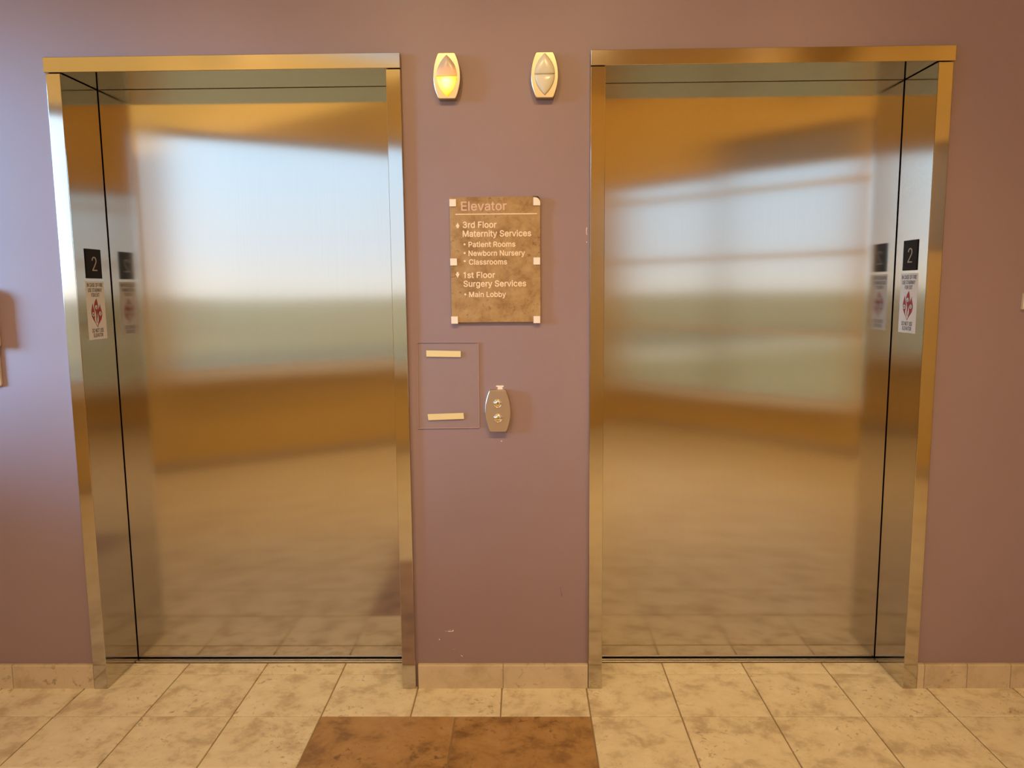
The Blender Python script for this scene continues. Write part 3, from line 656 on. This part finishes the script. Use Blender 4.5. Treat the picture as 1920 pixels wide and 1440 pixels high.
# call button station
r = empty('call_button_station', (-.0035, WY, .935)); tag(r, 'small barrel-shaped metal call plate with two round buttons', 'call button plate')
b = bmesh.new(); barrel_plate(b, -.0035, .9350, 1.0800, .0560, .0890, .010); link('plate', b, steel('satin_call_plate', (.62, .52, .40), .34, .3), r)
for z in (1.0335, .9833):
    b = bmesh.new(); cx = -.0040 if z > 1 else -.0030
    prof = [(.0150, .009), (.0150, .0125), (.0143, .0134), (.0118, .0134), (.0112, .0122), (.0108, .0130), (.0070, .0140), (.0014, .0143)]
    rings = [[b.verts.new(wallf(a, q, d)) for a, q in circ(cx, z, rad, 32)] for rad, d in prof]
    for A, B in zip(rings, rings[1:]):
        for i in range(32): b.faces.new([A[i], A[(i+1) % 32], B[(i+1) % 32], B[i]])
    b.faces.new(rings[0][::-1]); b.faces.new(rings[-1]); uv_grain(b, 'z')
    o = link('push_button', b, M_CHROME, r, True)
    b = bmesh.new(); prism(b, circ(cx, z, .0014, 10), wallf, .0140, .0146); link('indicator_dot', b, M_INK, o)

# ------------------------------------------------------------------ directory sign
PF = -.003           # face of the sign panel, 15 mm off the wall
r = empty('directory_sign', (-.006, WY, 1.3085)); tag(r, 'brown marbled directory sign with cream lettering headed Elevator', 'sign')
b = bmesh.new()
x0, x1, z0, z1 = -.1563, .1432, 1.3092, 1.7228
pts = [(x0, z0), (x1, z0), (x1, z1 - .019)] + [(x1 - .019 + .019*math.cos(t), z1 - .019 + .019*math.sin(t)) for t in [math.pi/2*k/6 for k in range(1, 7)]] + [(x0, z1)]
prism(b, pts, wallf, -WY, PF); bevel(link('panel', b, M_SIGN, r), .0007, 1)
def line(name, t, a0, a1, base, cap, off, mat):
    b = bmesh.new(); text_bm(b, t, a0, a1, base, cap, wallf, PF - .0002, PF + .0008, off); return link(name, b, mat, r)
h = line('heading', 'Elevator', -.1186, .0322, 1.6795, 1.7078, .008, M_HEADL); h['label'] = 'rose grey heading reading Elevator'
for t, a0, a1, ba, ca in (('3rd Floor', -.1142, -.0018, 1.6230, 1.6425), ('Maternity Services', -.1147, .1130, 1.5940, 1.6135),
        ('Patient Rooms', -.0959, .0602, 1.5600, 1.5768), ('Newborn Nursery', -.0963, .0919, 1.5309, 1.5478), ('Classrooms', -.0955, .0320, 1.5021, 1.5190),
        ('1st Floor', -.1143, -.0083, 1.4580, 1.4770), ('Surgery Services', -.1147, .0953, 1.4290, 1.4483), ('Main Lobby', -.0965, .0276, 1.3944, 1.4113)):
    line('text_line', t, a0, a1, ba, ca, .015, M_CREAM)
for x, z in ((-.1091, 1.5689), (-.1092, 1.5402), (-.1095, 1.5137), (-.1091, 1.4033)):
    b = bmesh.new(); prism(b, circ(x, z, .0034, 14), wallf, PF - .0002, PF + .0008); link('bullet', b, M_CREAM, r)
b = bmesh.new(); prism(b, [(-.1381, 1.6658), (.1329, 1.6655), (.1329, 1.6684), (-.1381, 1.6687)], wallf, PF - .0002, PF + .0008); link('divider_line', b, M_CREAM, r)
def arrow(cx, zt, zb):
    s = zb - zt; w = .0062
    pts = [(cx, zt), (cx - w, zt + s*.60), (cx - w*.9, zt + s*.72), (cx - w*.55, zt + s*.72), (cx - w*.5, zb), (cx + w*.5, zb), (cx + w*.55, zt + s*.72), (cx + w*.9, zt + s*.72), (cx + w, zt + s*.60)]
    b = bmesh.new(); prism(b, pts, wallf, PF - .0002, PF + .0008); link('arrow', b, M_CREAM, r)
arrow(-.1311, 1.6402, 1.6222); arrow(-.1339, 1.4582, 1.4780)
for a0, a1, c0, c1, rd in ((-.1568, -.1348, 1.6925, 1.7163, 0), (-.1576, -.1350, 1.4994, 1.5227, 0), (-.1578, -.1350, 1.3052, 1.3296, 0),
                       (.1207, .1436, 1.6930, 1.7195, 1), (.1203, .1424, 1.4996, 1.5235, 0), (.1196, .1420, 1.3050, 1.3286, 0)):
    if rd:
        k = .016
        pts = [(a0, c0), (a1, c0), (a1, c1 - k)] + [(a1 - k*1.15 + k*1.15*math.cos(t), c1 - k + k*math.sin(t)) for t in [math.pi/2*q/5 for q in range(1, 6)]] + [(a0, c1)]
    else: pts = [(a0, c0), (a1, c0), (a1, c1), (a0, c1)]
    b = bmesh.new(); prism(b, pts, wallf, PF - .012 if not rd else PF - .0002, PF + .0045); bevel(link('corner_clip', b, M_CLIP, r), .0006, 1)
b = bmesh.new()      # dark foam backing that shows at the rounded corner
pts = [(x1 - .024, z1 - .0002), (x1 - .010, z1 - .002), (x1 - .004, z1 - .007), (x1 - .0005, z1 - .015), (x1 + .0008, z1 - .015), (x1 - .002, z1 - .005), (x1 - .008, z1 + .0008), (x1 - .024, z1 + .0012)]
prism(b, pts, wallf, PF - .006, PF + .0005); link('backing_edge', b, M_DARK, r)

# ------------------------------------------------------------------ clear acrylic panel and the two tape strips on it
a0, a1, a2, a3 = (-.2800, .9446), (-.0684, .9462), (-.0675, 1.2412), (-.2772, 1.2425)
r = empty('acrylic_panel', (-.174, WY, .945)); tag(r, 'clear acrylic panel on the wall left of the call button, holding two tape strips', 'clear panel')
b = bmesh.new(); prism(b, [a0, a1, a2, a3], wallf, -WY + .0008, -.0135); link('clear_sheet', b, M_ACRYL, r)
b = bmesh.new()
t = .0013
prism(b, [(a0[0], a0[1]), (a1[0], a1[1]), (a1[0], a1[1] + t), (a0[0], a0[1] + t)], wallf, -WY, -.0128)
prism(b, [(a1[0] - t, a1[1]), a1, a2, (a2[0] - t, a2[1])], wallf, -WY, -.0128)
prism(b, [a0, (a0[0] + t*.8, a0[1]), (a3[0] + t*.8, a3[1]), a3], wallf, -WY, -.0128)
prism(b, [(a3[0], a3[1] - t*.6), (a2[0], a2[1] - t*.6), a2, a3], wallf, -WY, -.0129)
o = link('polished_edge', b, M_MAUVE_EDGE, r); o['label'] = 'pale polished edges of the clear sheet'
def tape(pts, label):
    b = bmesh.new(); prism(b, pts, wallf, -.0135, -.0115)
    o = link('tape_strip', b, M_TAPE); o.data.transform(Matrix.Translation((.186, .012, -pts[0][1]))); o.location = (-.186, -.012, pts[0][1])
    tag(o, label, 'tape', 'yellow tape strips on the clear panel')
tape([(-.2459, 1.1936), (-.1286, 1.1913), (-.1284, 1.2100), (-.1300, 1.2119), (-.2463, 1.2149)], 'upper yellow tape strip on the clear acrylic panel')
tape([(-.2441, .9741), (-.1211, .9780), (-.1226, .9988), (-.2466, .9951)], 'lower yellow tape strip on the clear acrylic panel')

# ------------------------------------------------------------------ things cut off by the photo's edges
r = empty('wall_dispenser', (-1.735, WY, 1.10)); tag(r, 'ivory wall dispenser cut off by the left edge of the photo', 'dispenser')
def rrect(x0, x1, z0, z1, rt, rb, n=6):
    p = []
    for cx, cz, rad, t0 in ((x1-rb, z0+rb, rb, -90), (x1-rt, z1-rt, rt, 0), (x0+rt, z1-rt, rt, 90), (x0+rb, z0+rb, rb, 180)):
        for k in range(n+1):
            t = math.radians(t0 + 90*k/n); p.append((cx + rad*math.cos(t), cz + rad*math.sin(t)))
    return p
b = bmesh.new(); prism(b, rrect(-1.85, -1.708, 1.236, 1.440, .045, .012), wallf, -WY, .024); bevel(link('cover', b, M_PLASTIC, r), .004)
b = bmesh.new(); prism(b, rrect(-1.85, -1.716, 1.100, 1.2365, .006, .012), wallf, -WY, -.006); bevel(link('spout', b, M_PLASTIC, r), .002)
b = bmesh.new(); prism(b, [(1.7500, 1.338), (1.90, 1.338), (1.90, 1.392), (1.753, 1.392)], wallf, -WY, -.006)
o = link('wall_plaque', b, M_PLASTIC); o.data.transform(Matrix.Translation((-1.825, -WY, -1.338))); o.location = (1.825, WY, 1.338)
tag(bevel(o, .001, 1), 'small pale wall plaque cut off by the right edge of the photo', 'wall plaque')

# ------------------------------------------------------------------ lamps: warm recessed ceiling lights, and spotlights added to shape the light
WARM = (1.0, .67, .30)
E_DOWN, E_WALL, E_WASH = 22.5, 70, 135
def aimed(x, y, tx, ty, tz, energy, cone):
    b = bmesh.new()
    d = (Vector((tx, ty, tz)) - Vector((x, y, CEIL - .07))).normalized()
    Q = Matrix.Translation((x, y, CEIL - .07)) @ d.to_track_quat('-Z', 'Y').to_matrix().to_4x4()
    A = circ(0, 0, .05, 24); B = circ(0, 0, .044, 24)
    ra = [[b.verts.new(Q @ Vector((p, q, z))) for p, q in c] for c, z in ((A, .07), (A, -.05), (B, -.05), (B, .05))]
    for u in range(3):
        for k in range(24): b.faces.new([ra[u][k], ra[u][(k+1) % 24], ra[u+1][(k+1) % 24], ra[u+1][k]])
    b.faces.new(ra[0]); b.faces.new(ra[3])
    o = link('added_spotlight', b, M_LAMPRIM)
    tag(o, 'added unseen spotlight shaping the light on a wall', 'spotlight', 'added unseen spotlights')
    l = bpy.data.lights.new('added_spotlight_lamp', 'SPOT'); l.energy = energy; l.color = WARM; l.spot_size = math.radians(cone); l.spot_blend = 1.0
    l.shadow_soft_size = .04
    lo = bpy.data.objects.new('added_spotlight_lamp', l); COL.objects.link(lo)
    lo.location = Vector((x, y, CEIL - .07)) + d*.06; lo.rotation_euler = d.to_track_quat('-Z', 'Y').to_euler()
for x, k in ((-1.55, .8), (-.5, 1.35), (.5, 1.35), (1.55, .85)): aimed(x, -2.20, x*.95, 0, 1.55, E_WALL*k, 54)  # added to brighten the elevator wall at mid height
for x, tx, ty, k in ((-1.3, -1.7, -3.5, .4), (.2, .2, -4.8, 1), (1.3, 1.9, -4.2, 1), (2.4, 3.2, -2.8, .35)): aimed(x, -1.75, tx, ty, 2.75, E_WASH*k, 80)  # added to brighten the upper window walls
spots = [(-1.6, -2.35), (.4, -2.35), (1.9, -2.35)]
for i, (x, y) in enumerate(spots):
    b = bmesh.new()
    A = circ(x, y, .285, 40); B = circ(x, y, .262, 40)
    for d0, d1 in ((CEIL - .012, CEIL),):
        ra = [[b.verts.new((p, q, z)) for p, q in c] for c, z in ((A, d1), (A, d0), (B, d0), (B, d1))]
        for u in range(4):
            P_, Q_ = ra[u], ra[(u+1) % 4]
            for k in range(40): b.faces.new([P_[k], P_[(k+1) % 40], Q_[(k+1) % 40], Q_[k]])
    o = link('ceiling_light', b, M_LAMPRIM)
    tag(o, 'round recessed warm ceiling light above the elevator lobby floor', 'ceiling light', 'recessed ceiling lights')
    l = bpy.data.lights.new('ceiling_light_lamp', 'AREA'); l.shape = 'DISK'; l.size = .50
    l.energy = E_DOWN; l.color = WARM; l.spread = math.radians(125)
    lo = bpy.data.objects.new('ceiling_light_lamp', l); COL.objects.link(lo); lo.location = (x, y, CEIL - .015)

# ------------------------------------------------------------------ outdoors: ground two floors down and the sky
bm = bmesh.new()
prism(bm, circ(0, 0, 900, 48), lambda a, b, d: Vector((a, b, d)), -4.6, -4.2)
def lawn():
    m, nt, b = new_mat('lawn_and_pavement')
    b.inputs['Roughness'].default_value = .95; b.inputs['Specular IOR Level'].default_value = .1
    tc = N(nt, 'ShaderNodeTexCoord'); n = N(nt, 'ShaderNodeTexNoise', Scale=.06, Detail=4.0)
    nt.links.new(tc.outputs['Object'], n.inputs['Vector'])
    r = ramp(nt, [(.35, (.42, .33, .15)), (.65, (.54, .44, .24))]); nt.links.new(n.outputs['Fac'], r.inputs[0])
    nt.links.new(r.outputs[0], b.inputs['Base Color'])
    return m
struct(link('ground', bm, lawn()))
b = bmesh.new(); box(b, -160, 200, -14, -3, -4.2, -4.15, Matrix.Rotation(math.atan2(-.5537, .8327), 4, 'Z') @ Matrix.Translation((0, -38, 0)))
struct(link('trim_3', b, plain('pale_pavement', (.66, .56, .36), .9)))
b = bmesh.new(); box(b, -200, 240, -30, -14, -4.2, -4.15, Matrix.Rotation(math.atan2(-.5537, .8327), 4, 'Z') @ Matrix.Translation((0, -38, 0)))
struct(link('trim_4', b, plain('asphalt', (.32, .25, .11), .9)))

w = bpy.data.worlds.new('sky'); scn.world = w; w.use_nodes = True
nt = w.node_tree; bg = nt.nodes['Background']
tc = N(nt, 'ShaderNodeTexCoord')
sp = N(nt, 'ShaderNodeSeparateXYZ'); nt.links.new(tc.outputs['Generated'], sp.inputs[0])
el = ramp(nt, [(.0, (1.0, 1.0, .98)), (.05, (.86, .97, 1.13)), (.17, (.73, 1.0, 1.33)), (.24, (.62, .80, 1.0)), (.40, (.22, .30, .40)), (.65, (.09, .13, .19))])
nt.links.new(sp.outputs['Z'], el.inputs[0])
dt = N(nt, 'ShaderNodeVectorMath', operation='DOT_PRODUCT'); dt.inputs[1].default_value = Vector((-.87, -.49, .06)).normalized()
nt.links.new(tc.outputs['Generated'], dt.inputs[0])
SKY_BRIGHT = 64.0                                 # bright lobe added to the sky, low left, to light the wall's left end
gr = ramp(nt, [(p, (v, v, v)) for p, v in ((.77, 1.55/64), (.868, 2.7/64), (.94, 3.2/64), (.962, 6.0/64), (.985, 1.0))])
nt.links.new(dt.outputs['Value'], gr.inputs[0])
mr = N(nt, 'ShaderNodeMath', operation='MULTIPLY'); mr.inputs[1].default_value = SKY_BRIGHT
nt.links.new(gr.outputs[0], mr.inputs[0])
tn = N(nt, 'ShaderNodeMix', data_type='RGBA', blend_type='MULTIPLY'); tn.inputs[7].default_value = (.56, 1.06, 1.48, 1)
m1 = N(nt, 'ShaderNodeMapRange', interpolation_type='SMOOTHSTEP'); m1.inputs['From Min'].default_value = .90; m1.inputs['From Max'].default_value = .97
nt.links.new(dt.outputs['Value'], m1.inputs['Value']); nt.links.new(m1.outputs[0], tn.inputs[0])
nt.links.new(el.outputs[0], tn.inputs[6]); nt.links.new(tn.outputs[2], bg.inputs['Color']); nt.links.new(mr.outputs[0], bg.inputs['Strength'])
sun = bpy.data.lights.new('sun', 'SUN'); sun.energy = 4.2; sun.color = (1.0, .80, .48); sun.angle = math.radians(.6)
so = bpy.data.objects.new('sun', sun); COL.objects.link(so); so.rotation_euler = Vector((-.25, -.62, -.75)).to_track_quat('-Z', 'Y').to_euler()
# daylight portals in the window openings guide the sky sampling
def portal(M, wn):
    a, c, z0, z1 = wn
    l = bpy.data.lights.new('window_portal', 'AREA'); l.shape = 'RECTANGLE'; l.size = c - a; l.size_y = z1 - z0
    l.cycles.is_portal = True
    o = bpy.data.objects.new('window_portal', l); COL.objects.link(o)
    ctr = M @ Vector(((a + c)/2, -.19, (z0 + z1)/2)); n = (M.to_3x3() @ Vector((0, 1, 0))).normalized()
    o.location = ctr; o.rotation_euler = n.to_track_quat('-Z', 'Z').to_euler()
for M, wn in ((ML, WA), (ML, WB), (MR, WC), (MR, WE), (MR, WD), (MS, WS)): portal(M, wn)

# ------------------------------------------------------------------ camera
cam = bpy.data.cameras.new('camera'); co = bpy.data.objects.new('camera', cam); COL.objects.link(co)
cam.sensor_fit = 'HORIZONTAL'; cam.sensor_width = 36; cam.lens = 1435.53/1920*36; cam.clip_start = .05; cam.clip_end = 2000
R = Vector((.9998504, .01506286, -.00850204)); U = Vector((.00658091, .1232879, .99234913)); F = Vector((-.01599581, .99225662, -.12317033))
co.matrix_world = Matrix(((R.x, U.x, -F.x, .0868), (R.y, U.y, -F.y, -2.5838), (R.z, U.z, -F.z, 1.4200), (0, 0, 0, 1)))
scn.camera = co

scn.view_settings.view_transform = 'Standard'; scn.view_settings.look = 'None'
scn.view_settings.exposure = 0.0; scn.view_settings.gamma = 1; scn.view_settings.use_curve_mapping = False
cy = scn.cycles
cy.use_denoising = True; cy.max_bounces = 12; cy.diffuse_bounces = 6; cy.glossy_bounces = 6; cy.transparent_max_bounces = 12
cy.caustics_reflective = True; cy.sample_clamp_indirect = 6
